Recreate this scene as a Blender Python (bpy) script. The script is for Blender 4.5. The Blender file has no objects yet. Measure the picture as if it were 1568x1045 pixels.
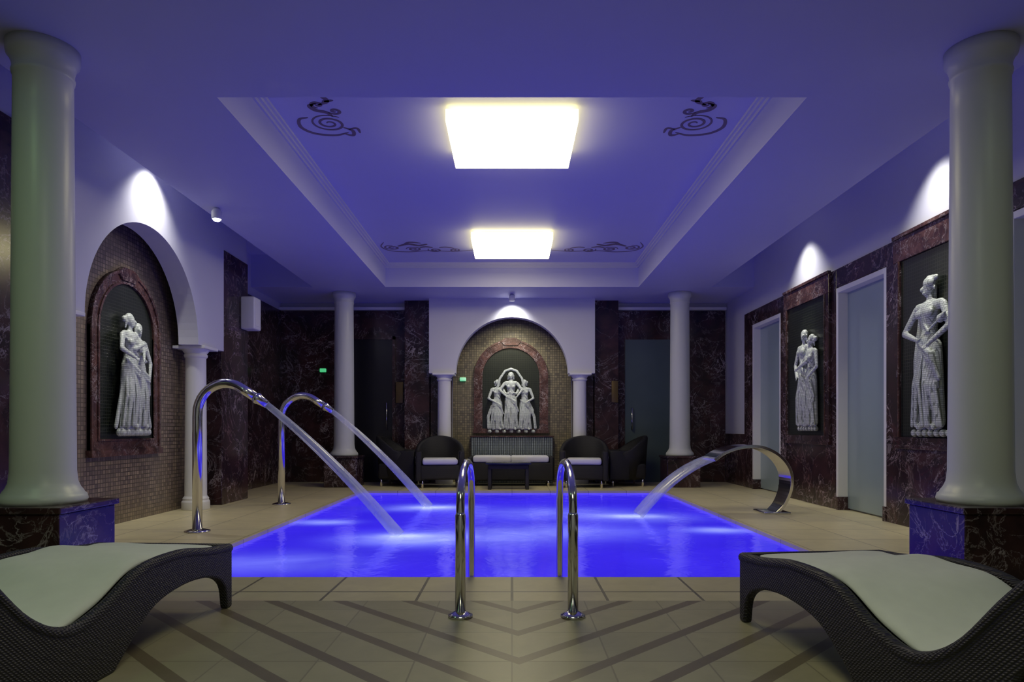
import bpy, bmesh, math, random
from mathutils import Vector, Matrix
random.seed(4)
scene=bpy.context.scene
C=scene.collection
scene.view_settings.view_transform='Standard'
scene.view_settings.look='None'

# ---------------------------------------------------------------- materials
def newmat(name):
    m=bpy.data.materials.new(name); m.use_nodes=True
    nt=m.node_tree; b=nt.nodes['Principled BSDF']
    return m,nt,b
def N(nt,t,**k):
    n=nt.nodes.new(t)
    for a,v in k.items(): setattr(n,a,v)
    return n
def setin(n,**k):
    for a,v in k.items(): n.inputs[a.replace('_',' ')].default_value=v
def mth(nt,op,a,b=None):
    n=N(nt,'ShaderNodeMath',operation=op)
    for i,v in enumerate((a,b)):
        if v is None: continue
        if isinstance(v,(int,float)): n.inputs[i].default_value=v
        else: nt.links.new(v,n.inputs[i])
    return n.outputs[0]
def mix(nt,f,a,b):
    n=N(nt,'ShaderNodeMix',data_type='RGBA')
    if isinstance(f,(int,float)): n.inputs[0].default_value=f
    else: nt.links.new(f,n.inputs[0])
    for i,v in ((6,a),(7,b)):
        if isinstance(v,tuple): n.inputs[i].default_value=(*v,1) if len(v)==3 else v
        else: nt.links.new(v,n.inputs[i])
    return n.outputs[2]
def pos(nt,axes='xyz',scale=(1,1,1)):
    g=N(nt,'ShaderNodeNewGeometry'); s=N(nt,'ShaderNodeSeparateXYZ'); c=N(nt,'ShaderNodeCombineXYZ')
    nt.links.new(g.outputs['Position'],s.inputs[0])
    for i,a in enumerate(axes):
        if a in 'xyz': nt.links.new(s.outputs['xyz'.index(a)],c.inputs[i])
    return c.outputs[0],s
def noise(nt,vec,scale,detail=4,dist=0,rough=.55):
    n=N(nt,'ShaderNodeTexNoise'); setin(n,Scale=scale,Detail=detail,Distortion=dist,Roughness=rough)
    if vec is not None: nt.links.new(vec,n.inputs['Vector'])
    return n.outputs['Fac']
def bump(nt,b,h,strength=.3,dist=.01):
    n=N(nt,'ShaderNodeBump'); setin(n,Strength=strength,Distance=dist)
    nt.links.new(h,n.inputs['Height']); nt.links.new(n.outputs[0],b.inputs['Normal'])
def plain(name,col,rough=.5,metal=0,nz=.06,scale=8,coat=0):
    m,nt,b=newmat(name); p,_=pos(nt)
    f=noise(nt,p,scale,3)
    c=mix(nt,f,tuple(max(0,x*(1-nz)) for x in col),tuple(min(1,x*(1+nz)) for x in col))
    nt.links.new(c,b.inputs['Base Color']); setin(b,Roughness=rough,Metallic=metal)
    b.inputs['Coat Weight'].default_value=coat
    return m
M={}
M['plaster']=plain('white_plaster',(.64,.64,.71),.6,nz=.02,scale=3)
M['ceil']=plain('pale_lavender_ceiling_paint',(.54,.54,.76),.6,nz=.02,scale=3)  # pool's blue light spill tinted into the ceiling colour
M['trimw']=plain('white_trim',(.8,.8,.78),.45,nz=.02)
M['column']=plain('column_paint',(.68,.71,.63),.35,nz=.02)
M['steel']=plain('polished_steel',(.72,.71,.69),.14,1,nz=.03,scale=20)
M['cushion']=plain('white_towel_cushion',(.74,.76,.67),.9,nz=.06,scale=14)
M['chairpad']=plain('seat_pad',(.75,.75,.75),.9)
M['ornament']=plain('ornament_paint',(.18,.13,.17),.6)
M['blackwood']=plain('dark_door_wood',(.012,.012,.015),.25)
M['gold']=plain('brass_plaque',(.16,.11,.04),.4,.7)
M['basin']=plain('pool_basin_blue',(.05,.06,.5),.4)

def marble(name,dark=(.009,.007,.009),red=(.085,.036,.036),vein=(.46,.39,.40),sc=1.7):
    m,nt,b=newmat(name); p,_=pos(nt)
    n0=noise(nt,p,sc*1.3,6,1.2)
    base=mix(nt,mth(nt,'MULTIPLY',mth(nt,'POWER',n0,2.4),2.2),dark,red)
    n1=noise(nt,p,sc,7,1.9,.62)
    v1=mth(nt,'ABSOLUTE',mth(nt,'SUBTRACT',n1,.5))
    v1=mth(nt,'SUBTRACT',1,mth(nt,'MINIMUM',mth(nt,'MULTIPLY',v1,75),1))
    n2=noise(nt,p,sc*3.1,6,1.4,.6)
    v2=mth(nt,'ABSOLUTE',mth(nt,'SUBTRACT',n2,.47))
    v2=mth(nt,'SUBTRACT',1,mth(nt,'MINIMUM',mth(nt,'MULTIPLY',v2,50),1))
    gate=noise(nt,p,sc*1.1,2)
    gate=mth(nt,'MINIMUM',mth(nt,'MAXIMUM',mth(nt,'MULTIPLY',mth(nt,'SUBTRACT',gate,.48),6),0),1)
    v=mth(nt,'MAXIMUM',mth(nt,'MULTIPLY',v1,mth(nt,'ADD',mth(nt,'MULTIPLY',gate,.75),.25)),mth(nt,'MULTIPLY',mth(nt,'MULTIPLY',v2,gate),.5))
    nt.links.new(mix(nt,v,base,vein),b.inputs['Base Color'])
    setin(b,Roughness=.2)
    return m
M['marble']=marble('rosso_levanto_marble')
M['redmarble']=marble('red_brown_marble',(.02,.008,.009),(.15,.07,.055),(.5,.42,.4),4.0)

def mosaic(name,axes,c1,c2,grout,size=.03,rough=.3,var=1.0):
    m,nt,b=newmat(name); p,_=pos(nt,axes)
    br=N(nt,'ShaderNodeTexBrick'); br.offset=0
    br.inputs['Scale'].default_value=1
    br.inputs['Brick Width'].default_value=size
    br.inputs['Row Height'].default_value=size
    br.inputs['Mortar Size'].default_value=size*.1
    br.inputs['Color1'].default_value=(*c1,1); br.inputs['Color2'].default_value=(*c2,1)
    br.inputs['Mortar'].default_value=(*grout,1)
    nt.links.new(p,br.inputs['Vector'])
    pz,_=pos(nt); f=noise(nt,pz,2.0,3)
    c=mix(nt,f,br.outputs['Color'],tuple(x*.45 for x in c1))
    nt.links.new(c,b.inputs['Base Color'])
    setin(b,Roughness=rough)
    bump(nt,b,mth(nt,'SUBTRACT',1,br.outputs['Fac']),.5,.004)
    return m
M['mos_xz']=mosaic('gold_mosaic_far','xz0',(.36,.30,.17),(.10,.085,.07),(.012,.012,.010),.045)
M['mos_yz']=mosaic('gold_mosaic_side','yz0',(.40,.31,.22),(.12,.095,.09),(.015,.012,.012),.045)
M['grn_xz']=mosaic('green_mosaic_far','xz0',(.012,.017,.011),(.006,.009,.006),(.045,.05,.035),.035)
M['grn_yz']=mosaic('green_mosaic_side','yz0',(.012,.017,.011),(.006,.009,.006),(.05,.055,.04),.035)
M['flute']=mosaic('grey_tile','xz0',(.3,.34,.36),(.2,.24,.27),(.06,.07,.08),.05)

# relief stone: white glass mosaic over carved relief
m,nt,b=newmat('relief_stone_mosaic'); p,s=pos(nt)
f=noise(nt,p,22,3); 
cc=N(nt,'ShaderNodeCombineXYZ'); nt.links.new(mth(nt,'ADD',s.outputs[0],s.outputs[1]),cc.inputs[0]); nt.links.new(s.outputs[2],cc.inputs[1])
br=N(nt,'ShaderNodeTexBrick'); br.offset=0
for k_,v_ in (('Scale',1),('Brick Width',.02),('Row Height',.02),('Mortar Size',.0022)): br.inputs[k_].default_value=v_
br.inputs['Color1'].default_value=(.86,.88,.82,1); br.inputs['Color2'].default_value=(.60,.65,.57,1); br.inputs['Mortar'].default_value=(.20,.22,.19,1)
nt.links.new(cc.outputs[0],br.inputs['Vector'])
c=mix(nt,mth(nt,'MULTIPLY',f,.6),br.outputs['Color'],(.25,.28,.24)); nt.links.new(c,b.inputs['Base Color']); setin(b,Roughness=.45)
M['stone']=m

# floors
def tilefloor(name,bw,rh,c1,c2,grout,mort=.006,chev=False,ox=0,oy=0):
    m,nt,b=newmat(name); p,s=pos(nt,'xy0')
    mp=N(nt,'ShaderNodeMapping'); mp.inputs['Location'].default_value=(ox,oy,0); nt.links.new(p,mp.inputs[0])
    br=N(nt,'ShaderNodeTexBrick'); br.offset=0
    br.inputs['Scale'].default_value=1; br.inputs['Brick Width'].default_value=bw; br.inputs['Row Height'].default_value=rh
    br.inputs['Mortar Size'].default_value=mort
    br.inputs['Color1'].default_value=(*c1,1); br.inputs['Color2'].default_value=(*c2,1); br.inputs['Mortar'].default_value=(*grout,1)
    nt.links.new(mp.outputs[0],br.inputs['Vector'])
    pz,_=pos(nt); f=noise(nt,pz,5,8,.6,.65)
    c=mix(nt,mth(nt,'MULTIPLY',f,.8),br.outputs['Color'],tuple(x*.5 for x in c1))
    if chev:
        d=mth(nt,'SUBTRACT',s.outputs[1],mth(nt,'ABSOLUTE',mth(nt,'SUBTRACT',s.outputs[0],.03)))
        q=mth(nt,'DIVIDE',mth(nt,'SUBTRACT',d,3.30),.40)
        fr=mth(nt,'FRACT',mth(nt,'ADD',q,50))
        mk=mth(nt,'LESS_THAN',fr,.22)
        c=mix(nt,mk,c,mix(nt,f,(.22,.18,.105),(.12,.10,.06)))
    nt.links.new(c,b.inputs['Base Color']); setin(b,Roughness=.36)
    bump(nt,b,f,.08,.01)
    return m
M['coping']=tilefloor('cream_coping_tile',.56,.70,(.66,.59,.36),(.58,.53,.33),(.05,.045,.035),.009)
M['deck']=tilefloor('cream_deck_tile',.62,.62,(.88,.78,.46),(.76,.68,.41),(.28,.23,.13),.006)
M['chev']=tilefloor('chevron_stone_floor',.42,.42,(.48,.44,.27),(.38,.35,.22),(.24,.21,.13),.004,chev=True)

# wicker
m,nt,b=newmat('dark_wicker'); tc=N(nt,'ShaderNodeTexCoord'); 
w1=N(nt,'ShaderNodeTexWave',wave_type='BANDS',bands_direction='DIAGONAL'); setin(w1,Scale=38.0)
w2=N(nt,'ShaderNodeTexWave',wave_type='BANDS',bands_direction='Z'); setin(w2,Scale=34.0)
nt.links.new(tc.outputs['Object'],w1.inputs[0]); nt.links.new(tc.outputs['Object'],w2.inputs[0])
h=mth(nt,'MULTIPLY',w1.outputs['Fac'],w2.outputs['Fac'])
nt.links.new(mix(nt,h,(.003,.003,.003),(.030,.028,.026)),b.inputs['Base Color']); setin(b,Roughness=.5)
bump(nt,b,h,.7,.006); M['wicker']=m

# water, with the underwater lamps' light put in as surface emission
FOAM_GLOW=[(-1.0,6.45,.5),(-1.1,9.0,.5),(1.45,8.05,.6),(-.3,6.6,.75),(.5,8.4,.9),(.7,6.9,.7),(-2.1,7.6,.28),(2.1,7.0,.28),(-1.9,5.3,.6)]  # foam patches, plus underwater lamp glow painted near the pool sides
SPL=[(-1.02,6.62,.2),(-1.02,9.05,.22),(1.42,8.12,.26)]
m,nt,b=newmat('glowing_pool_water'); p,s=pos(nt)
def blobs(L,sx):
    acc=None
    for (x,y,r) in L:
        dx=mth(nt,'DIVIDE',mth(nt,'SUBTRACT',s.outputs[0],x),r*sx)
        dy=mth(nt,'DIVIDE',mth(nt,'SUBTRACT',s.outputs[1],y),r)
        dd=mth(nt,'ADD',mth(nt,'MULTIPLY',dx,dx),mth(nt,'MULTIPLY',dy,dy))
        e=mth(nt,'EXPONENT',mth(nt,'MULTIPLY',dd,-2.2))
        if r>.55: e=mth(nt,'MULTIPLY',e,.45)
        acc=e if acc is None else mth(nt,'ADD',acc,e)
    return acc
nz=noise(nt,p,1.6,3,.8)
acc=mth(nt,'MINIMUM',mth(nt,'MULTIPLY',blobs(FOAM_GLOW,1.5),mth(nt,'ADD',mth(nt,'MULTIPLY',nz,1.25),.2)),1)
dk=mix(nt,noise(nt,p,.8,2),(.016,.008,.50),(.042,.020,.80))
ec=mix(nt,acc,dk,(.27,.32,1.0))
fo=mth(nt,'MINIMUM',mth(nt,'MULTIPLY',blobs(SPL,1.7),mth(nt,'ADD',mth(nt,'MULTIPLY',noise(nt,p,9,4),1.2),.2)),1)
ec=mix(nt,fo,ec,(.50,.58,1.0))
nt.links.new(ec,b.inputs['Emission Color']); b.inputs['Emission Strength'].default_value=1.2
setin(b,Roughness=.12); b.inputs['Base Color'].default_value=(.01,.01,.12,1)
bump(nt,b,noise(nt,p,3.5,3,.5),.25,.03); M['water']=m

# jets
m,nt,b=newmat('falling_water'); nt.nodes.remove(b)
out=nt.nodes['Material Output']; tr=N(nt,'ShaderNodeBsdfTransparent'); df=N(nt,'ShaderNodeBsdfDiffuse'); gl=N(nt,'ShaderNodeBsdfGlossy')
df.inputs[0].default_value=(.80,.86,1,1); gl.inputs['Roughness'].default_value=.25
ms=N(nt,'ShaderNodeMixShader'); ms.inputs[0].default_value=.25; nt.links.new(df.outputs[0],ms.inputs[1]); nt.links.new(gl.outputs[0],ms.inputs[2])
m2=N(nt,'ShaderNodeMixShader'); p,_=pos(nt); f=noise(nt,p,6,2)
nt.links.new(mth(nt,'ADD',mth(nt,'MULTIPLY',f,.35),.20),m2.inputs[0])
nt.links.new(tr.outputs[0],m2.inputs[1]); nt.links.new(ms.outputs[0],m2.inputs[2]); nt.links.new(m2.outputs[0],out.inputs[0]); M['jet']=m

def emis(name,col,st):
    m,nt,b=newmat(name); p,_=pos(nt); f=noise(nt,p,2,1)
    c=mix(nt,f,col,tuple(x*.96 for x in col)); nt.links.new(c,b.inputs['Emission Color']); b.inputs['Emission Strength'].default_value=st
    b.inputs['Base Color'].default_value=(.8,.8,.8,1); return m
M['lightbox']=emis('lightbox_diffuser',(1,.90,.50),11)
M['lightside']=emis('lightbox_side_diffuser',(1,.90,.30),3.0)
M['green']=emis('exit_green',(.02,.9,.25),.5)  # glow colour for the painted reflections of a green sign
M['bulb']=emis('spot_bulb',(1,1,1),15)
m,nt,b=newmat('frosted_glass'); p,_=pos(nt); f=noise(nt,p,1.2,2)
nt.links.new(mix(nt,f,(.26,.34,.36),(.36,.44,.46)),b.inputs['Base Color']); setin(b,Roughness=.3); b.inputs['Coat Weight'].default_value=.3; M['glass']=m
m,nt,b=newmat('dark_frosted_glass'); p,_=pos(nt); f=noise(nt,p,1.2,2)
nt.links.new(mix(nt,f,(.05,.07,.08),(.09,.13,.14)),b.inputs['Base Color']); setin(b,Roughness=.3); M['glassd']=m
M['tableglass']=plain('smoked_table_glass',(.03,.035,.04),.08)

# ---------------------------------------------------------------- mesh helpers
class MB:
    def __init__(s): s.v=[];s.f=[];s.mi=[];s.sm=[];s.mats=[]
    def mat(s,m):
        if m not in s.mats: s.mats.append(m)
        return s.mats.index(m)
    def add(s,vs,fs,m,smooth=False):
        o=len(s.v); s.v+= [tuple(v) for v in vs]; k=s.mat(m)
        for f in fs: s.f.append(tuple(o+i for i in f)); s.mi.append(k); s.sm.append(smooth)
    def box(s,x0,x1,y0,y1,z0,z1,m):
        v=[(x,y,z) for z in (z0,z1) for y in (y0,y1) for x in (x0,x1)]
        s.add(v,[(0,2,3,1),(4,5,7,6),(0,1,5,4),(2,6,7,3),(0,4,6,2),(1,3,7,5)],m)
    def rbox(s,x0,x1,y0,y1,z0,z1,r,m,M_=None):
        bm=bmesh.new(); bmesh.ops.create_cube(bm,size=1)
        for v in bm.verts: v.co=Vector(((x0+x1)/2+v.co.x*(x1-x0),(y0+y1)/2+v.co.y*(y1-y0),(z0+z1)/2+v.co.z*(z1-z0)))
        bmesh.ops.bevel(bm,geom=bm.edges[:],offset=r,segments=3,affect='EDGES',profile=.5)
        bm.verts.index_update()
        s.add([(M_@v.co if M_ else v.co) for v in bm.verts],[tuple(v.index for v in f.verts) for f in bm.faces],m,True); bm.free()
    def lathe(s,prof,cx,cy,m,n=40,smooth=True):
        v=[];f=[]
        for (r,z) in prof:
            for i in range(n):
                a=2*math.pi*i/n; v.append((cx+r*math.cos(a),cy+r*math.sin(a),z))
        for k in range(len(prof)-1):
            for i in range(n):
                j=(i+1)%n; f.append((k*n+i,k*n+j,(k+1)*n+j,(k+1)*n+i))
        f.append(tuple(range(n))[::-1]); f.append(tuple((len(prof)-1)*n+i for i in range(n)))
        s.add(v,f,m,smooth)
    def tube(s,pts,rad,m,n=16,flat=None):
        pts=[Vector(p) for p in pts]; 
        if not isinstance(rad,(list,tuple)): rad=[rad]*len(pts)
        v=[];f=[]; up=None
        for k,p in enumerate(pts):
            t=(pts[min(k+1,len(pts)-1)]-pts[max(k-1,0)]).normalized()
            if up is None:
                up=t.cross(Vector((0,1,0)) if abs(t.y)<.9 else Vector((1,0,0))).normalized()
            up=(up-t*up.dot(t)).normalized(); sd=t.cross(up)
            for i in range(n):
                a=2*math.pi*i/n; q=p+(up*math.cos(a)*(flat or 1)+sd*math.sin(a))*rad[k]; v.append(q)
        for k in range(len(pts)-1):
            for i in range(n):
                j=(i+1)%n; f.append((k*n+i,k*n+j,(k+1)*n+j,(k+1)*n+i))
        f.append(tuple(range(n))[::-1]); f.append(tuple((len(pts)-1)*n+i for i in range(n)))
        s.add(v,f,m,True)
    def ribbon(s,pts,rad,z,m):
        n=len(pts); v=[];f=[]
        for k in range(n):
            a=pts[max(k-1,0)]; c=pts[min(k+1,n-1)]; tx,ty=c[0]-a[0],c[1]-a[1]; L=math.hypot(tx,ty) or 1
            nx,ny=-ty/L*rad[k],tx/L*rad[k]
            x,y=pts[k][0],pts[k][1]
            v+= [(x+nx,y+ny,z),(x-nx,y-ny,z),(x-nx,y-ny,z-.003),(x+nx,y+ny,z-.003)]
        for k in range(n-1):
            for i in range(4): f.append((k*4+i,k*4+(i+1)%4,k*4+4+(i+1)%4,k*4+4+i))
        s.add(v,f,m)
    def extrude(s,poly,mapf,d0,d1,m,smooth=False):
        n=len(poly); v=[mapf(a,b,d0) for a,b in poly]+[mapf(a,b,d1) for a,b in poly]
        f=[tuple(range(n)),tuple(range(n,2*n))[::-1]]+[(i,(i+1)%n,n+(i+1)%n,n+i) for i in range(n)]
        s.add(v,f,m,smooth)
    def obj(s,name,parent=None,bevel=0):
        me=bpy.data.meshes.new(name); me.from_pydata(s.v,[],s.f)
        for m in s.mats: me.materials.append(M[m])
        for i,p in enumerate(me.polygons): p.material_index=s.mi[i]; p.use_smooth=s.sm[i]
        bm=bmesh.new(); bm.from_mesh(me); bmesh.ops.recalc_face_normals(bm,faces=bm.faces[:]); bm.to_mesh(me); bm.free()
        o=bpy.data.objects.new(name,me); C.objects.link(o)
        if bevel:
            b=o.modifiers.new('bevel','BEVEL'); b.width=bevel; b.segments=2; b.limit_method='ANGLE'
        if parent: o.parent=parent
        return o
def empty(name,loc=(0,0,0),rz=0):
    e=bpy.data.objects.new(name,None); e.location=loc; e.rotation_euler=(0,0,rz); e.empty_display_size=.2; C.objects.link(e); return e
TN=[20]
def slab(name,dims,m,bevel=.005):
    if name=='MC': TN[0]+=1; name='trim_%d'%TN[0]  # these numbered pieces are marble wall cladding
    b=MB(); b.box(*dims,m); return b.obj(name,bevel=bevel)
def catmull(P,n=8):
    P=[Vector(p) for p in P]; out=[]
    Q=[P[0]*2-P[1]]+P+[P[-1]*2-P[-2]]
    for i in range(1,len(Q)-2):
        a,b,c,d=Q[i-1:i+3]
        for k in range(n):
            t=k/n; out.append(.5*((2*b)+(c-a)*t+(2*a-5*b+4*c-d)*t*t+(3*b-a-3*c+d)*t**3))
    out.append(P[-1]); return out

BK=13.0; Y0=-1.6; PX=2.44; PY0=4.62; PY1=11.1
XL=-4.4; XR=4.05; XA=-3.83
# ---------------------------------------------------------------- floor
b=MB()
ym=3.98
b.box(-4.6,4.6,Y0,ym,-.2,0,'chev')
b.box(-4.6,4.6,ym,PY0,-.2,0,'coping')
b.box(-4.6,-PX,PY0,PY1,-.2,0,'deck'); b.box(PX,4.6,PY0,PY1,-.2,0,'deck')
b.box(-4.6,4.6,PY1,BK+.1,-.2,0,'deck')
b.obj('floor')
# pool
e=empty('swimming_pool')
b=MB(); 
b.box(-PX-.1,PX+.1,PY0-.1,PY1+.1,-1.5,-1.4,'basin')
b.box(-PX-.1,-PX,PY0-.1,PY1+.1,-1.4,-.2,'basin'); b.box(PX,PX+.1,PY0-.1,PY1+.1,-1.4,-.2,'basin')
b.box(-PX,PX,PY0-.1,PY0,-1.4,-.2,'basin'); b.box(-PX,PX,PY1,PY1+.1,-1.4,-.2,'basin')
b.obj('basin',e)
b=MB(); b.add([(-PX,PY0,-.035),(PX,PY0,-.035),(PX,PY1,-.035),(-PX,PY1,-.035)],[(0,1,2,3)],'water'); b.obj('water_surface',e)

# ---------------------------------------------------------------- ceiling
b=MB(); Hc=3.4; AE=3.36; RX=2.13; RY0=4.93; RY1=11.5; AY0=2.5
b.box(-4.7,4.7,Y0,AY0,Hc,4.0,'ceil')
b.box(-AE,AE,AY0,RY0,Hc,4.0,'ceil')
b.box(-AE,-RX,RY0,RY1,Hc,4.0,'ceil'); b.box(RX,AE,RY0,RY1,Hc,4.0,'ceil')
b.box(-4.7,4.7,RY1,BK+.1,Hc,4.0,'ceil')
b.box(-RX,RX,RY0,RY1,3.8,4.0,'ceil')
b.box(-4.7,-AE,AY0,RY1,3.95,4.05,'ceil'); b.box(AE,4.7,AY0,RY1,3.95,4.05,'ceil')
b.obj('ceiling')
def ring(b,x0,x1,y0,y1,z0,z1,w,m):
    b.box(x0,x1,y0,y0+w,z0,z1,m); b.box(x0,x1,y1-w,y1,z0,z1,m)
    b.box(x0,x0+w,y0+w,y1-w,z0,z1,m); b.box(x1-w,x1,y0+w,y1-w,z0,z1,m)
b=MB(); ring(b,-RX,RX,RY0,RY1,3.775,3.80,.07,'plaster'); ring(b,-RX,RX,RY0,RY1,3.75,3.775,.045,'plaster'); ring(b,-RX,RX,RY0,RY1,3.72,3.75,.02,'plaster')
b.obj('trim_1')

# light boxes
for yc in (6.4,10.06):
    e=empty('ceiling_light_box',(0,yc,0))
    b=MB(); b.rbox(-.57,.57,-.52,.52,3.645,3.66,.006,'lightbox'); b.rbox(-.575,.575,-.525,.525,3.66,3.765,.008,'lightside'); b.obj('diffuser',e)
    b=MB(); b.box(-.44,.44,-.39,.39,3.766,3.78,'trimw'); b.box(-.40,.40,-.35,.35,3.78,3.80,'trimw'); b.obj('mounting_plate',e)

# ornaments
def spiral(cx,cy,r0,turns,a0,sgn=1,n=40,k=.12):
    out=[]
    for i in range(n+1):
        t=i/n; r=r0*(k+(1-k)*t); a=a0+sgn*turns*2*math.pi*t
        out.append((cx+r*math.cos(a),cy+r*math.sin(a)))
    return out
def ornament(sx,cx,cy,far):
    b=MB(); z=3.7995
    def st(pts,r,taper=True):
        if len(pts)<12: pts=[(q.x,q.y) for q in catmull([(p[0],p[1],0) for p in pts],6)]
        n=len(pts); P=[(cx+sx*p[0],cy+p[1]) for p in pts]
        R=[r*(.3+.7*math.sin(math.pi*min(1,max(0,i/(n-1))))**.6) for i in range(n)]
        b.ribbon(P,R,z,'ornament')
    if not far:
        st(spiral(.03,.02,.17,2.3,3.6,1,70),.013)
        st([(-.13,-.10),(-.22,-.06),(-.25,.10),(-.16,.23),(.02,.27),(.16,.21)],.018)
        st([(.14,.10),(.21,.17),(.19,.27),(.12,.24)],.018); st([(.18,.14),(.26,.12),(.27,.22)],.015)
        st([(.10,-.12),(.06,-.20),(-.02,-.24),(-.05,-.32),(.02,-.37)],.024)
        st(spiral(.14,-.22,.06,1.3,1.0),.016); st(spiral(.02,-.34,.06,1.2,3.0,-1),.018)
        st([(.03,-.34),(.12,-.40),(.1,-.49),(.05,-.54)],.022); st([(.08,-.40),(.18,-.42)],.016); st([(.05,-.49),(-.03,-.54)],.016)
    else:
        st([(-.30,-.30),(-.38,-.05),(-.28,.18),(0,.25),(.3,.18),(.7,.22),(1.0,.15)],.014)
        st(spiral(-.22,.0,.13,1.7,.5),.018); st(spiral(.1,.08,.12,1.8,2,-1),.018); st(spiral(.42,.14,.11,1.6,0),.016)
        st(spiral(.72,.14,.09,1.6,2,-1),.013)
        st([(-.12,-.08),(.05,-.2),(.2,-.12),(.34,-.2)],.04); st([(0,-.22),(.1,-.3),(.25,-.25)],.03)
        st([(.5,0),(.6,-.03),(.72,.03)],.02); st([(.2,0),(.3,-.05),(.4,0)],.03)
    b.obj('ceiling_scroll_ornament')
for sx in (-1,1):
    ornament(-sx,sx*1.70,6.22,False); ornament(-sx,sx*1.62,10.5,True)

# ---------------------------------------------------------------- back wall
slab('wall_north',(-4.7,4.7,BK,BK+.15,0,3.4),'plaster',0)
MC='MC'
slab(MC,(XL,-2.02,BK-.05,BK,0,3.25),'marble'); slab(MC,(2.0,4.05,BK-.05,BK,0,3.25),'marble')
slab(MC,(-2.0,-1.54,12.7,BK,0,3.4),'marble'); slab(MC,(1.54,1.98,12.7,BK,0,3.4),'marble')
slab(MC,(-1.53,-1.14,12.82,BK,0,2.0),'marble'); slab(MC,(1.14,1.53,12.82,BK,0,2.0),'marble')
b=MB(); b.box(-4.4,-2.02,BK-.12,BK-.0,3.26,3.31,'trimw'); b.obj('trim_2'); b=MB(); b.box(2.0,4.05,BK-.12,BK,3.26,3.31,'trimw'); b.obj('trim_3')

def arch_slab(name,mapf,half0,half1,r,zs,ztop,d0,d1,ell=1.0):
    b=MB(); n=40
    arc=[(r*math.cos(math.pi*i/n),zs+ell*r*math.sin(math.pi*i/n)) for i in range(n+1)]
    v=[];f=[]
    for i in range(n+1):
        for d in (d0,d1):
            v.append(mapf(arc[i][0],arc[i][1],d)); v.append(mapf(arc[i][0],ztop,d))
    for i in range(n):
        a=i*4; c=(i+1)*4
        f+= [(a,a+1,c+1,c),(a+2,c+2,c+3,a+3),(a,c,c+2,a+2)]
    b.add(v,f,'plaster')
    for (p,q) in ((r,half1),(-half0,-r)):
        P=[(p,zs),(q,zs),(q,ztop),(p,ztop)]
        b.extrude(P,mapf,d0,d1,'plaster')
    return b.obj(name)
mapB=lambda a,z,d:(a,BK-d,z)
mapL=lambda a,z,d:(XL+d,7.17+a,z)
arch_slab('trim_4',mapB,1.52,1.52,1.03,2.03,3.4,.30,.50)  # white arch walls in front of the niches
arch_slab('trim_7',mapL,1.75,1.83,1.10,2.03,3.95,.36,.60)
# niche mosaic panels
slab('trim_8',(-1.12,1.12,BK-.04,BK,0,3.25),'mos_xz',0)
slab('trim_9',(XL,XL+.22,5.45,8.99,0,3.3),'mos_yz',0)
# pilasters
def pilaster(x,y,z1):
    b=MB()
    b.lathe([(.165,0),(.165,.10),(.15,.12),(.155,.14),(.13,.17),(.125,1.0),(.12,z1-.14),(.135,z1-.13),(.14,z1-.10),(.125,z1-.09),(.17,z1-.03)],x,y,'trimw',28)
    b.box(x-.2,x+.2,y-.19,y+.19,z1-.035,z1,'trimw')
    b.obj('pilaster',bevel=.006)
for sx in (-1,1): pilaster(sx*1.25,12.6,2.03)
pilaster(-3.96,5.83,2.03); pilaster(-3.96,8.55,2.03)

# ---------------------------------------------------------------- figures (relief sculptures)
def cap(bm_v,bm_f,p,q,r1,r2,n=12):
    p=Vector(p);q=Vector(q); t=(q-p); L=t.length
    if L<1e-5: t=Vector((0,0,1))
    t.normalize(); u=t.cross(Vector((0,0,1)) if abs(t.z)<.9 else Vector((1,0,0))).normalized(); w=t.cross(u)
    rings=[]
    for k in range(1,5):
        a=math.pi/2*(1-k/4); rings.append((p-t*r1*math.sin(a),r1*math.cos(a)))
    for k in range(0,4):
        a=math.pi/2*k/4; rings.append((q+t*r2*math.sin(a),r2*math.cos(a)))
    o=len(bm_v); bm_v.append(tuple(p-t*r1))
    for c,r in rings:
        for i in range(n):
            a=2*math.pi*i/n; bm_v.append(tuple(c+(u*math.cos(a)+w*math.sin(a))*r))
    bm_v.append(tuple(q+t*r2)); K=len(rings)
    for i in range(n):
        j=(i+1)%n; bm_f.append((o,o+1+j,o+1+i)); bm_f.append((o+1+K*n,o+1+(K-1)*n+i,o+1+(K-1)*n+j))
        for k in range(K-1):
            bm_f.append((o+1+k*n+i,o+1+k*n+j,o+1+(k+1)*n+j,o+1+(k+1)*n+i))
def ell(v,f,c,r):
    V=[];F=[]; cap(V,F,(0,0,0),(0,0,0.0001),1,1,14)
    o=len(v)
    for p in V: v.append((c[0]+p[0]*r[0],c[1]+p[1]*r[1],c[2]+p[2]*r[2]))
    for q in F: f.append(tuple(o+i for i in q))
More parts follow.
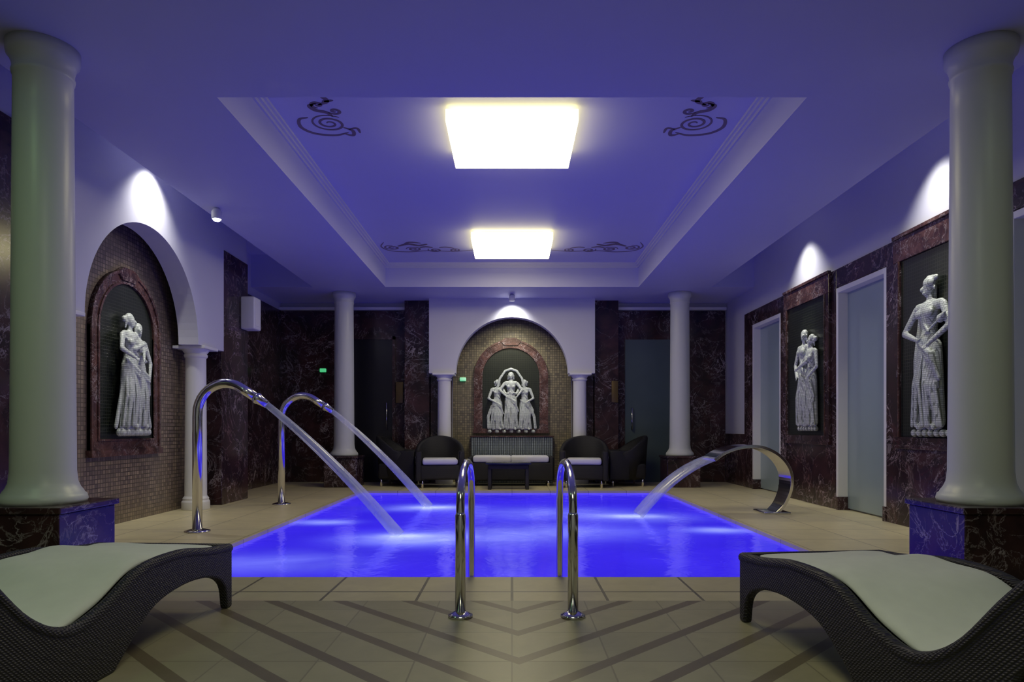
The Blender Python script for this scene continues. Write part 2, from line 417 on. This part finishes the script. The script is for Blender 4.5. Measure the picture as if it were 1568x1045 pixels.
def figure(v,f,u0,v0,H,arms,lean=0,turn=0,skirt=True,hem=.0,helmet=False,legs=None,male=False,wo=0,wid=1.0,flare=1.0):
    def P(u,h,w=0): return (u0+(u*wid+lean*h)*H,(w+.06+wo)*H,v0+h*H)
    c=lambda a,b_,r1,r2:cap(v,f,P(*a),P(*b_),r1*H,r2*H)
    def E(a,r): ell(v,f,P(*a),tuple(x*H for x in r))
    sh=.105 if not male else .128
    E((turn*.008,.935,.0),(.044,.052,.058)); E((turn*.012,.905,.014),(.029,.035,.035))
    E((turn*.042,.922,.052),(.008,.016,.016))
    E((turn*.022-.016,.936,.044),(.012,.011,.007)); E((turn*.022+.016,.936,.044),(.012,.011,.007))
    E((turn*.03,.897,.044),(.013,.01,.006))
    E((-.043,.925,0),(.009,.012,.017)); E((.043,.925,0),(.009,.012,.017))
    if helmet:
        E((0,.962,0),(.052,.058,.044)); c((-.02,1.0,-.01),(.05,.99,-.01),.018,.02); c((0,.93,-.04),(0,.84,-.05),.03,.022)
    else:
        E((0,.955,-.012),(.050,.055,.048)); E((-turn*.06,.945,-.035),(.030,.036,.030))
        c((-.044,.935,-.01),(-.048,.875,-.02),.016,.012); c((.044,.935,-.01),(.048,.875,-.02),.016,.012)
    c((0,.88,0),(0,.83,0),.026,.030)
    c((-sh*.8,.81,0),(sh*.8,.81,0),.036,.036); c((0,.845,0),(sh*.7,.815,0),.022,.022); c((0,.845,0),(-sh*.7,.815,0),.022,.022)
    c((0,.77,0),(0,.66,0),.084,.062); c((0,.66,0),(0,.56,0),.062,.085)
    if not male:
        E((-.040,.745,.066),(.032,.03,.030)); E((.040,.745,.066),(.032,.03,.030))
    else:
        E((-.045,.765,.066),(.044,.022,.032)); E((.045,.765,.066),(.044,.022,.032))
    E((-.048,.53,0),(.056,.06,.068)); E((.048,.53,0),(.056,.06,.068))
    L=legs or [[(-.045,.52,0),(-.05,.28,.03),(-.045,.06,0)],[(.045,.52,0),(.065,.28,.05),(.055,.06,0)]]
    for l in L:
        c(l[0],l[1],.06,.044); c(l[1],l[2],.044,.026); c(l[2],(l[2][0]+(.02 if l[2][0]>0 else -.02),.022,l[2][2]+.05),.026,.02)
    if skirt:
        top=.56; n=8
        for i in range(n):
            t=i/(n-1)*2-1
            ub=(t*.125+.018*math.sin(i*2.3))*flare; wb=.062*math.sqrt(max(0,1-t*t*.8))
            kx=(t*.098+.01*math.sin(i*1.7))*flare**.5
            c((t*.068,top,wb*.9),(kx,.3,wb+.035),.012,.014); c((kx,.3,wb+.035),(ub,hem+.035,wb+.01),.014,.015)
        c((-.05,.5,0),(-.065*flare,hem+.06,-.01),.058,.055); c((.05,.5,0),(.065*flare,hem+.06,-.01),.058,.055); c((0,.5,0),(0,hem+.06,-.01),.062,.058)
        c((-.085,.6,.04),(.06,.50,.09),.016,.022); c((-.07,.57,.04),(.06,.46,.09),.014,.018); c((.06,.50,.09),(.125,.33,.05),.022,.016); c((.08,.50,.07),(.11,.28,.04),.014,.012)
        c((-.085,.78,.03),(.05,.64,.075),.012,.012)
    for A in arms:
        c(A[0],A[1],.031,.025); c(A[1],A[2],.025,.017)
        h=Vector(A[2]); d=(Vector(A[2])-Vector(A[1])).normalized()
        E(tuple(h+d*.018),(.016,.016,.013))
        side=Vector((-d.y,d.x,0))
        for k in (-1.5,-.5,.5,1.5):
            st=h+d*.028+side*k*.0085; en=st+d*(.034-.004*abs(k))+Vector((0,0,.006)); c(tuple(st),tuple(en),.0054,.0046)
        st=h+d*.012+side*.014; c(tuple(st),tuple(st+d*.018+side*.012),.006,.005)
def relief(name,build,mapf,depth=.60,vox=.0075):
    v=[];f=[]; build(v,f)
    me=bpy.data.meshes.new(name); me.from_pydata([mapf(p[0],p[2],p[1]*depth) for p in v],[],f)
    bm=bmesh.new(); bm.from_mesh(me); bmesh.ops.recalc_face_normals(bm,faces=bm.faces[:]); bm.to_mesh(me); bm.free()
    me.materials.append(M['stone'])
    o=bpy.data.objects.new(name,me); C.objects.link(o)
    r=o.modifiers.new('remesh','REMESH'); r.mode='VOXEL'; r.voxel_size=vox; r.use_smooth_shade=True
    s=o.modifiers.new('smooth','SMOOTH'); s.factor=.5; s.iterations=2
    return o
def base(v,f,w,h,d=.14,u=0):
    for i in range(7):
        t=i/6*2-1; cap(v,f,(u+t*(w-.05),.05,h*.5),(u+t*(w-.05)+.02,d-.04,h*.5),h*.55,h*.5)
def drapes(v,f,L,r=.022):
    for P_ in L:
        for i in range(len(P_)-1): cap(v,f,P_[i],P_[i+1],r,r)

def three(v,f):
    base(v,f,.46,.06)
    figure(v,f,0,.05,1.10,[[(-.11,.80,0),(-.19,.69,.05),(-.10,.60,.12)],[(.11,.80,0),(.19,.69,.05),(.12,.6,.12)]],turn=-.3,wo=.02)
    for a in (-1,1):
        pts=[(a*.26,.10,.80),(a*.21,.09,1.02),(a*.11,.08,1.17),(0,.08,1.21)]
        for i in range(3): cap(v,f,pts[i],pts[i+1],.024,.024)
    figure(v,f,-.27,.05,.96,[[(.11,.80,0),(.16,.72,.06),(.25,.72,.10)],[(-.11,.80,0),(-.17,.63,.04),(-.05,.56,.12)]],lean=.02,turn=.8)
    figure(v,f,.27,.05,.96,[[(-.11,.80,0),(-.16,.72,.06),(-.25,.74,.10)],[(.11,.80,0),(.17,.63,.04),(.05,.56,.12)]],lean=-.02,turn=-.8)
    drapes(v,f,[[(-.36,.06,.5),(-.43,.06,.3),(-.42,.06,.1)],[(.36,.06,.5),(.44,.06,.3),(.46,.06,.1)],[(.32,.08,.6),(.41,.06,.42)]],.03)
relief('relief_sculpture_three_women',three,lambda u,z,w:(-.02+u,BK-.105-w,.93+z))
def pair(v,f):
    base(v,f,.30,.08)
    figure(v,f,-.10,.07,1.24,[[(.10,.80,0),(.16,.70,.06),(.10,.62,.12)],[(-.11,.80,0),(-.17,.68,.05),(-.06,.62,.12)]],turn=.8,lean=.02)
    figure(v,f,.12,.07,1.16,[[(-.11,.80,0),(-.15,.74,.08),(-.07,.78,.12)],[(.11,.80,0),(.17,.63,.03),(.10,.5,.08)]],turn=-.8,lean=-.02)
    drapes(v,f,[[(-.18,.06,.75),(-.22,.06,.45),(-.32,.06,.10)],[(.19,.06,.75),(.24,.06,.45),(.34,.06,.10)],[(-.13,.07,.75),(-.17,.07,.45),(-.24,.07,.10)]],.028)
relief('relief_sculpture_embracing_pair',pair,lambda u,z,w:(XL+.28+w,7.36+u,.93+z))
def couple(v,f):
    base(v,f,.30,.06)
    figure(v,f,-.09,.05,1.33,[[(-.12,.80,0),(-.18,.64,.02),(-.06,.52,.09)],[(.12,.80,0),(.16,.66,.08),(.03,.6,.13)]],turn=.8,male=True)
    figure(v,f,.13,.05,1.24,[[(-.11,.80,0),(-.14,.68,.08),(-.04,.62,.13)],[(.11,.80,0),(.17,.64,.03),(.06,.54,.1)]],turn=-.9)
relief('relief_sculpture_couple',couple,lambda u,z,w:(XR-.02-w,9.22-u,.98+z))
def archer(v,f):
    base(v,f,.32,.07)
    figure(v,f,0,.06,1.46,[[(.125,.80,0),(.20,.66,.03),(.10,.56,.12)],[(-.125,.80,0),(-.21,.66,.04),(-.04,.60,.12)]],turn=-.8,male=True,helmet=True,wid=1.15,flare=1.1)
    cap(v,f,(-.1,.18,.92),(.30,.18,1.12),.014,.014); cap(v,f,(.25,.18,1.09),(.32,.18,1.14),.045,.012)
    drapes(v,f,[[(-.18,.05,1.15),(-.25,.06,.75),(-.25,.06,.15)],[(-.14,.06,1.15),(-.20,.07,.75),(-.20,.07,.15)]],.03)
relief('relief_sculpture_warrior',archer,lambda u,z,w:(XR-.02-w,6.50-u,.93+z))

# frames
def arch_frame(name,mapf,w,z0,zs,wi,zi0,d,mf,mb,ell_o=1,ell_i=1):
    b=MB(); n=28
    def prof(w_,z0_,e): return [(w_,z0_)]+[(w_*math.cos(math.pi*i/n),zs+e*w_*math.sin(math.pi*i/n)) for i in range(n+1)]+[(-w_,z0_)]
    O=prof(w,z0,ell_o); I=prof(wi,zi0,ell_i); K=len(O)
    def band(O,I,d):
        v=[];f=[]
        for (o,i_) in zip(O,I):
            v+= [mapf(o[0],o[1],0),mapf(o[0],o[1],d),mapf(i_[0],i_[1],d),mapf(i_[0],i_[1],0)]
        for k in range(K):
            j=(k+1)%K
            f+= [(k*4,j*4,j*4+1,k*4+1),(k*4+1,j*4+1,j*4+2,k*4+2),(k*4+2,j*4+2,j*4+3,k*4+3)]
        b.add(v,f,mf)
    band(O,I,d)
    band(O,prof(w-.03,z0+.025,ell_o),d+.015); band(prof(wi+.025,zi0-.02,ell_i),I,d+.012)
    b.extrude(I,mapf,.002,.02,mb)
    zt=zs+ell_o*w
    b.extrude([(-.2,zt-.03),(-.12,zt-.11),(.12,zt-.11),(.2,zt-.03),(.1,zt+.03),(-.1,zt+.03)],mapf,0,d+.02,mf)
    b.extrude([(-w-.02,z0-.06),(w+.02,z0-.06),(w+.02,z0+.01),(-w-.02,z0+.01)],mapf,0,d+.03,mf)
    b.obj(name)
arch_frame('arched_marble_frame',lambda a,z,d:(-.02+a,BK-.04-d,z),.70,.99,2.00,.54,1.0,.04,'redmarble','grn_xz')
arch_frame('arched_marble_frame',lambda a,z,d:(XL+.22+d,7.37+a,z),.66,.78,2.04,.52,.90,.035,'redmarble','grn_yz')

# ---------------------------------------------------------------- left wall
slab('wall_left',(XL-.15,XL,Y0,BK,0,3.95),'plaster',0)
slab(MC,(XL,XL+.03,9.92,BK-.05,0,3.25),'marble')
slab(MC,(XL,XA,9.01,9.9,0,3.39),'marble')
slab(MC,(XL,XA,Y0,5.41,0,3.39),'marble')
slab('trim_5',(XL,XA-.02,2.52,5.41,3.4,3.95),'plaster',0); slab('trim_6',(XL,XA-.02,9.01,9.9,3.4,3.95),'plaster',0)
b=MB(); b.rbox(XA,XA+.2,9.62,9.88,2.42,2.88,.02,'trimw'); b.box(XA+.2,XA+.204,9.66,9.84,2.47,2.83,'trimw'); b.obj('loudspeaker')

# ---------------------------------------------------------------- right wall
b=MB(); b.box(XR+.16,XR+.3,Y0,BK,0,3.95,'plaster')
segs=[(Y0,4.4),(5.56,7.39),(8.53,10.3),(11.5,BK)]
for a,c in segs: b.box(XR+.03,XR+.16,a,c,0,3.95,'plaster')
for a,c in ((4.4,5.56),(7.39,8.53),(10.3,11.5)): b.box(XR+.03,XR+.16,a,c,2.76,3.95,'plaster')
b.obj('wall_right')
for a,c in segs[:3]: slab(MC,(XR,XR+.03,a,c,0,3.0),'marble')
slab(MC,(XR,XR+.03,11.5,11.9,0,3.0),'marble'); slab(MC,(XR,XR+.03,11.9,BK-.05,0,.92),'marble')
for a,c in ((4.4,5.56),(7.39,8.53),(10.3,11.5)): slab(MC,(XR,XR+.03,a,c,2.765,3.0),'marble')
k=0
for a,c in ((4.4,5.56),(7.39,8.53),(10.3,11.5)):
    k+=1; e=empty('door_%d'%k,(0,0,0))
    b=MB(); b.box(XR+.12,XR+.145,a+.05,c-.05,.02,2.70,'glass'); b.obj('glass_leaf',e)
    b=MB(); b.box(XR+.0,XR+.15,c-.05,c,.16,2.76,'trimw'); b.box(XR+.0,XR+.15,a,a+.05,.16,2.76,'trimw'); b.box(XR,XR+.15,a+.05,c-.05,2.70,2.76,'trimw')
    b.box(XR-.01,XR+.15,c-.06,c,0,.16,'marble'); b.box(XR-.01,XR+.15,a,a+.06,0,.16,'marble'); b.obj('jamb',e,bevel=.004)
    b=MB(); b.tube([(XR+.11,a+.14,1.0),(XR+.07,a+.14,1.0),(XR+.07,a+.14,1.3),(XR+.11,a+.14,1.3)],.012,'steel'); b.obj('handle',e)
def rect_frame(yc,hw):
    b=MB(); z0,z1=.92,2.74; t=.12
    for (p,q,r,s_) in ((yc-hw-t,yc+hw+t,z1,z1+.24),(yc-hw-t,yc+hw+t,z0-.1,z0),(yc-hw-t,yc-hw,z0,z1),(yc+hw,yc+hw+t,z0,z1)):
        b.box(XR-.035,XR,p,q,r,s_,'redmarble' if r==z1 else 'marble')
    b.box(XR-.05,XR,yc-hw-t,yc+hw+t,z1+.24,z1+.28,'redmarble')
    b.box(XR-.05,XR,yc-hw-t,yc+hw+t,z0-.12,z0-.08,'marble')
    b.box(XR-.045,XR-.03,yc-hw-.02,yc-hw,z0,z1,'redmarble'); b.box(XR-.045,XR-.03,yc+hw,yc+hw+.02,z0,z1,'redmarble')
    b.box(XR-.015,XR,yc-hw,yc+hw,z0,z1,'grn_yz')
    b.obj('rectangular_marble_frame',bevel=.005)
rect_frame(9.38,.60); rect_frame(6.48,.60)
slab('wall_south',(-4.7,4.7,Y0-.15,Y0,0,3.4),'plaster',0)

# back doors, plaques, green sign reflections added as glowing patches
e=empty('door_4'); b=MB(); b.box(-3.0,-2.26,BK-.09,BK-.051,0,2.70,'blackwood'); b.obj('leaf',e)
b=MB(); b.box(-3.05,-3.0,BK-.11,BK-.051,0,2.76,'marble'); b.box(-2.26,-2.21,BK-.11,BK-.051,0,2.76,'marble'); b.box(-3.05,-2.21,BK-.11,BK-.051,2.70,2.76,'marble'); b.obj('frame',e)
b=MB(); b.tube([(-2.36,BK-.10,1.0),(-2.36,BK-.15,1.0),(-2.36,BK-.15,1.5),(-2.36,BK-.10,1.5)],.014,'steel'); b.obj('handle',e)
e=empty('door_5'); b=MB(); b.box(2.14,3.04,BK-.09,BK-.051,0,2.70,'glassd'); b.obj('glass_leaf',e)
b=MB(); b.tube([(2.26,BK-.10,1.0),(2.26,BK-.15,1.0),(2.26,BK-.15,1.4),(2.26,BK-.10,1.4)],.014,'steel'); b.obj('handle',e)
b=MB(); b.rbox(-2.20,-2.06,BK-.09,BK-.051,1.5,1.9,.008,'gold'); b.obj('brass_plaque')
b=MB(); b.rbox(1.85,1.97,12.66,12.699,1.5,1.9,.008,'gold'); b.obj('brass_plaque')
for (x,y,z) in ((-3.58,BK-.072,2.12),(-.93,BK-.062,1.95)):
    b=MB(); b.rbox(x-.06,x+.06,y-.02,y+.02,z-.035,z+.035,.012,'green'); b.obj('green_emergency_light')

# ---------------------------------------------------------------- columns
def column(x,y):
    e=empty('column',(x,y,0)); b=MB(); q=.285
    b.box(-q,q,-q,q,0,.50,'marble'); b.box(-q-.02,q+.02,-q-.02,q+.02,.50,.54,'marble'); b.obj('plinth',e,bevel=.008)
    b=MB()
    b.lathe([(.235,.54),(.242,.56),(.235,.59),(.222,.60),(.215,.615),(.20,.635),(.186,.67),(.178,.74),(.174,1.2),(.169,2.0),(.163,3.0),(.162,3.20),
             (.168,3.205),(.172,3.225),(.166,3.24),(.168,3.27),(.182,3.31),(.196,3.325),(.20,3.345),(.20,3.399)],0,0,'column',56)
    b.obj('shaft',e)
for x in (-2.95,2.95):
    column(x,4.3); column(x,12.0)

# ---------------------------------------------------------------- handrails
for x in (-.275,.325):
    e=empty('pool_handrail',(x,0,0)); b=MB()
    P=[(0,3.64,.01),(0,3.64,.60)]
    for i in range(1,14):
        a=math.pi*i/14; P.append((0,4.14-.5*math.cos(a),.60+.20*math.sin(a)))
    P+= [(0,4.65,.52),(0,4.66,0),(0,4.66,-.5)]
    b.tube([(p) for p in P],.023,'steel',20); 
    b.tube([(0,3.64,0),(0,3.64,.54),(0,3.64,.56)],[.028,.028,.022],'steel',20)
    b.lathe([(.066,0),(.066,.012),(.045,.022),(.03,.03)],0,3.64,'steel',28)
    b.obj('rail_tube',e)

# ---------------------------------------------------------------- water cannons
def cannon(y):
    e=empty('water_spout_pipe',(0,y,0)); b=MB()
    P=[(-3.07,0,0.0),(-3.07,0,1.12)]
    for i in range(1,13):
        a=math.radians(180-i*125/12); P.append((-2.79+.28*math.cos(a)*1.0,0,1.15+.30*math.sin(a)))
    lx,_,lz=P[-1]; P.append((lx+.14,0,lz-.09))
    b.tube(P,.046,'steel',24)
    ex,_,ez=P[-1]; d=Vector((.14,0,-.09)).normalized()
    a0=Vector((ex,0,ez))
    b.tube([a0-d*.02,a0+d*.0,a0+d*.02,a0+d*.03,a0+d*.12],[.050,.056,.056,.048,.036],'steel',24)
    b.lathe([(.12,0),(.12,.012),(.09,.02),(.055,.03)],-3.07,0,'steel',32)
    b.obj('pipe',e)
    st=a0+d*.11; b=MB(); P=[];R=[]
    for i in range(20):
        t=i/19; xx=st.x+(-1.1-st.x)*t; zz=st.z-.80*(st.z+.04)*t-.20*(st.z+.04)*t*t
        P.append((xx,0,zz)); R.append(.032+.030*t)
    b.tube(P,R,'jet',14); b.obj('water_jet',e)
cannon(6.66); cannon(9.09)
e=empty('water_blade_spout',(0,8.2,0))
prof=[Vector((p[0],0,p[1])) for p in ((3.12,.0),(3.22,.12),(3.29,.32),(3.27,.52),(3.14,.69),(2.93,.79),(2.70,.79),(2.50,.73),(2.36,.64))]
PP=catmull(prof,6); b=MB(); v=[];f=[]
for k,p in enumerate(PP):
    t=k/(len(PP)-1); hw=.15+.10*t
    tt=(PP[min(k+1,len(PP)-1)]-PP[max(k-1,0)]).normalized(); nn=Vector((-tt.z,0,tt.x))*.018
    v+= [(p+nn+Vector((0,-hw,0))),(p+nn+Vector((0,hw,0))),(p-nn+Vector((0,hw,0))),(p-nn+Vector((0,-hw,0)))]
for k in range(len(PP)-1):
    for i in range(4): f.append((k*4+i,k*4+(i+1)%4,k*4+4+(i+1)%4,k*4+4+i))
f+=[(0,1,2,3),tuple(len(v)-4+i for i in (3,2,1,0))]
b.add(v,f,'steel',False); b.rbox(2.96,3.28,-.19,.19,0,.025,.01,'steel'); b.obj('steel_blade',e,bevel=.004)
b=MB(); v=[];f=[]
for k in range(16):
    t=k/15; xx=2.40+(1.5-2.40)*t; zz=.66-.28*t-.42*t*t
    hw=.24-.02*t; th=.02+.015*t
    v+= [(xx,-hw,zz+th),(xx,hw,zz+th),(xx,hw,zz-th),(xx,-hw,zz-th)]
for k in range(15):
    for i in range(4): f.append((k*4+i,k*4+(i+1)%4,k*4+4+(i+1)%4,k*4+4+i))
b.add(v,f,'jet',True); b.obj('water_sheet',e)

# ---------------------------------------------------------------- loungers
def lounger(x,y,rz,mir):
    e=empty('wicker_sun_lounger',(x,y,0),rz); W=.80
    top=catmull([(0,0,.325),(.25,0,.345),(.55,0,.385),(.85,0,.37),(1.1,0,.27),(1.32,0,.235),(1.52,0,.33),(1.72,0,.53),(1.92,0,.70)],6)
    T=[(p.x,p.z) for p in top]
    bot=catmull([(1.97,0,.62),(1.80,0,.40),(1.66,0,.18),(1.60,0,.0)],5)
    bot2=catmull([(1.05,0,0),(.92,0,.10),(.75,0,.20),(.50,0,.235),(.25,0,.215),(.10,0,.14),(.06,0,0)],5)
    poly=T+[(p.x,p.z) for p in bot]+[(p.x,p.z) for p in bot2]+[(0,0)]
    mp=lambda t,z,d:(mir*d,-t,z)
    b=MB()
    b.extrude(poly,mp,0,.045,'wicker'); b.extrude(poly,mp,W-.045,W,'wicker')
    deck=T+[(p[0]-.005,p[1]-.07) for p in T[::-1]]
    b.extrude([(a,c-.02) for a,c in deck],mp,.045,W-.045,'wicker')
    b.extrude([(0,.325),(.04,.325),(.04,.20),(0,.20)],mp,.045,W-.045,'wicker')
    b.extrude([(1.9,.68),(1.92,.70),(1.97,.62),(1.60,0),(1.57,.0)],mp,.045,W-.045,'wicker')
    b.obj('wicker_frame',e,bevel=.012)
    b=MB()
    for d in (.022,W-.022): b.tube([mp(a,c+.004,d) for a,c in T],.026,'wicker',10)
    b.tube([mp(0,.33,d) for d in (.02,W/2,W-.02)],.024,'wicker',10)
    b.obj('rim',e)
    b=MB(); v=[];f=[]
    S=T[1:]; K=len(S)
    cs=[(.07,.0),(.06,.02),(.08,.038),(.12,.045),(.25,.052),(.40,.054),(.55,.052),(.68,.045),(.72,.038),(.74,.02),(.73,.0)]
    for k,(a,c) in enumerate(S):
        en=min(1,min(k,K-1-k)/2+.35)
        for (d,h) in cs:
            w=.007*math.sin(a*17+d*9)+.006*math.sin(d*27+a*5)
            v.append(mp(a,c-.012+h*en+(w if h>.03 else 0),d))
    q=len(cs)
    for k in range(K-1):
        for i in range(q): f.append((k*q+i,k*q+(i+1)%q,(k+1)*q+(i+1)%q,(k+1)*q+i))
    f+=[tuple(range(q)),tuple((K-1)*q+i for i in range(q))[::-1]]
    b.add(v,f,'cushion',True); o=b.obj('cushion',e)
    s=o.modifiers.new('sub','SUBSURF'); s.levels=1; s.render_levels=1
lounger(1.19,3.58,.10,1)
lounger(-1.58,3.86,-.05,-1)

# ---------------------------------------------------------------- seating at the back
def tub_chair(x,y,rz):
    e=empty('wicker_tub_armchair',(x,y,0),rz); b=MB()
    b.rbox(-.36,.36,-.34,.30,.14,.40,.04,'wicker')
    v=[];f=[];n=24
    for k in range(n+1):
        a=math.pi*(-.08+1.16*k/n); c,s_=math.cos(a),math.sin(a)
        hz=.62+.27*max(0,s_)**.8
        for (r,z) in ((.38,.12),(.43,hz-.03),(.415,hz),(.375,hz),(.35,hz-.03),(.33,.3)):
            yy=s_*r-.02
            v.append((c*r,yy,z))
    for k in range(n):
        for i in range(6): f.append((k*6+i,k*6+(i+1)%6,k*6+6+(i+1)%6,k*6+6+i))
    f+=[tuple(range(6)),tuple(n*6+i for i in range(6))[::-1]]
    b.add(v,f,'wicker',True)
    for sx in (-1,1): b.rbox(sx*.365-.05,sx*.365+.05,-.36,.0,.12,.63,.03,'wicker')
    b.obj('wicker_shell',e)
    b=MB()
    for sx in (-1,1):
        for yy in (-.28,.25): b.lathe([(.02,0),(.026,.15)],sx*.3,yy,'steel',12)
    b.obj('legs',e)
    b=MB(); b.rbox(-.30,.30,-.36,.24,.40,.50,.035,'chairpad'); b.obj('seat_cushion',e)
tub_chair(-1.26,11.93,.12); tub_chair(1.26,11.93,-.12)
tub_chair(-2.02,12.25,1.5); tub_chair(2.02,12.25,-1.5)
e=empty('wicker_sofa',(-.02,12.28,0)); b=MB()
b.rbox(-.73,.73,-.30,.30,.10,.42,.03,'wicker'); b.rbox(-.76,-.68,-.30,.30,.10,.52,.03,'wicker'); b.rbox(.68,.76,-.30,.30,.10,.52,.03,'wicker')
for sx in (-1,1):
    for yy in (-.25,.25): b.lathe([(.022,0),(.026,.12)],sx*.66,yy,'steel',12)
b.obj('base',e)
b=MB(); b.rbox(-.67,.0,-.31,.27,.42,.53,.035,'chairpad'); b.rbox(.0,.67,-.31,.27,.42,.53,.035,'chairpad'); b.obj('cushions',e)
b=MB()
for i in range(38):
    x0=-.76+i*.04; b.rbox(x0+.002,x0+.038,12.66,12.74,.02,.86,.012,'flute')
b.box(-.76,.76,12.70,BK-.05,0,.86,'flute'); b.box(-.78,.78,12.64,BK-.05,.86,.88,'redmarble'); b.obj('fluted_niche_ledge')
e=empty('glass_coffee_table',(-.06,11.5,0)); b=MB()
b.rbox(-.38,.38,-.25,.25,.42,.45,.008,'tableglass'); b.obj('glass_top',e)
b=MB(); b.rbox(-.34,.34,-.22,.22,.34,.42,.02,'wicker')
for sx in (-1,1):
    for yy in (-.18,.18): b.rbox(sx*.31-.03,sx*.31+.03,yy-.03,yy+.03,0,.36,.01,'wicker')
b.obj('wicker_base',e)

# ---------------------------------------------------------------- lights
def spot(loc,tgt,e,size=70,blend=.6,col=(1,.98,.92),r=.04,fix=True,bulb=False):
    l=bpy.data.lights.new('spot_lamp','SPOT'); l.energy=e; l.spot_size=math.radians(size); l.spot_blend=blend; l.color=col; l.shadow_soft_size=r
    p=empty('ceiling_spotlight',loc); o=bpy.data.objects.new('lamp',l); C.objects.link(o); o.parent=p
    d=Vector(tgt)-Vector(loc); o.rotation_euler=d.to_track_quat('-Z','Y').to_euler()
    if fix:
        b=MB(); b.lathe([(.05,.03),(.055,.045),(.055,.11),(.03,.145)],0,0,'trimw',20)
        if bulb: b.lathe([(.03,.012),(.045,.03)],0,0,'bulb',20)
        b.obj('housing',p)
for y in (6.48,9.40):
    spot((3.70,y,3.80),(4.03,y,2.2),85,95,1.0)
    spot((3.42,y-.1,3.80),(4.03,y-.1,1.6),75,30,.7)
spot((-3.52,7.15,3.80),(-4.1,7.15,2.3),85,100,1.0)
spot((-3.2,7.4,3.25),(-4.1,7.4,1.9),55,75,.9,bulb=True)
spot((0,12.26,3.28),(0,12.6,2.7),45,120,1.0)
spot((0,12.10,3.25),(0,13,2.0),70,70,.8)
def area(name,loc,sz,e,col,rot=(0,0,0)):
    l=bpy.data.lights.new(name,'AREA'); l.energy=e; l.size=sz; l.color=col
    o=bpy.data.objects.new(name,l); o.location=loc; o.rotation_euler=rot; C.objects.link(o)
area('entrance_ceiling_lamp',(0,.6,3.36),1.2,32,(.94,1,.66))
area('corner_ceiling_lamp',(-2.9,2.4,3.36),.5,6,(.55,1,.45))
area('corner_ceiling_lamp',(2.9,2.4,3.36),.5,2.5,(.8,1,.6))
w=bpy.data.worlds.new('world'); scene.world=w; w.use_nodes=True
w.node_tree.nodes['Background'].inputs[0].default_value=(.02,.02,.05,1); w.node_tree.nodes['Background'].inputs[1].default_value=.3

cam=bpy.data.cameras.new('camera'); co=bpy.data.objects.new('camera',cam); C.objects.link(co)
cam.lens=24; cam.sensor_width=36; cam.shift_y=.0864; cam.clip_start=.05
co.location=(0,0,1.0); co.rotation_euler=(math.pi/2,0,0); scene.camera=co
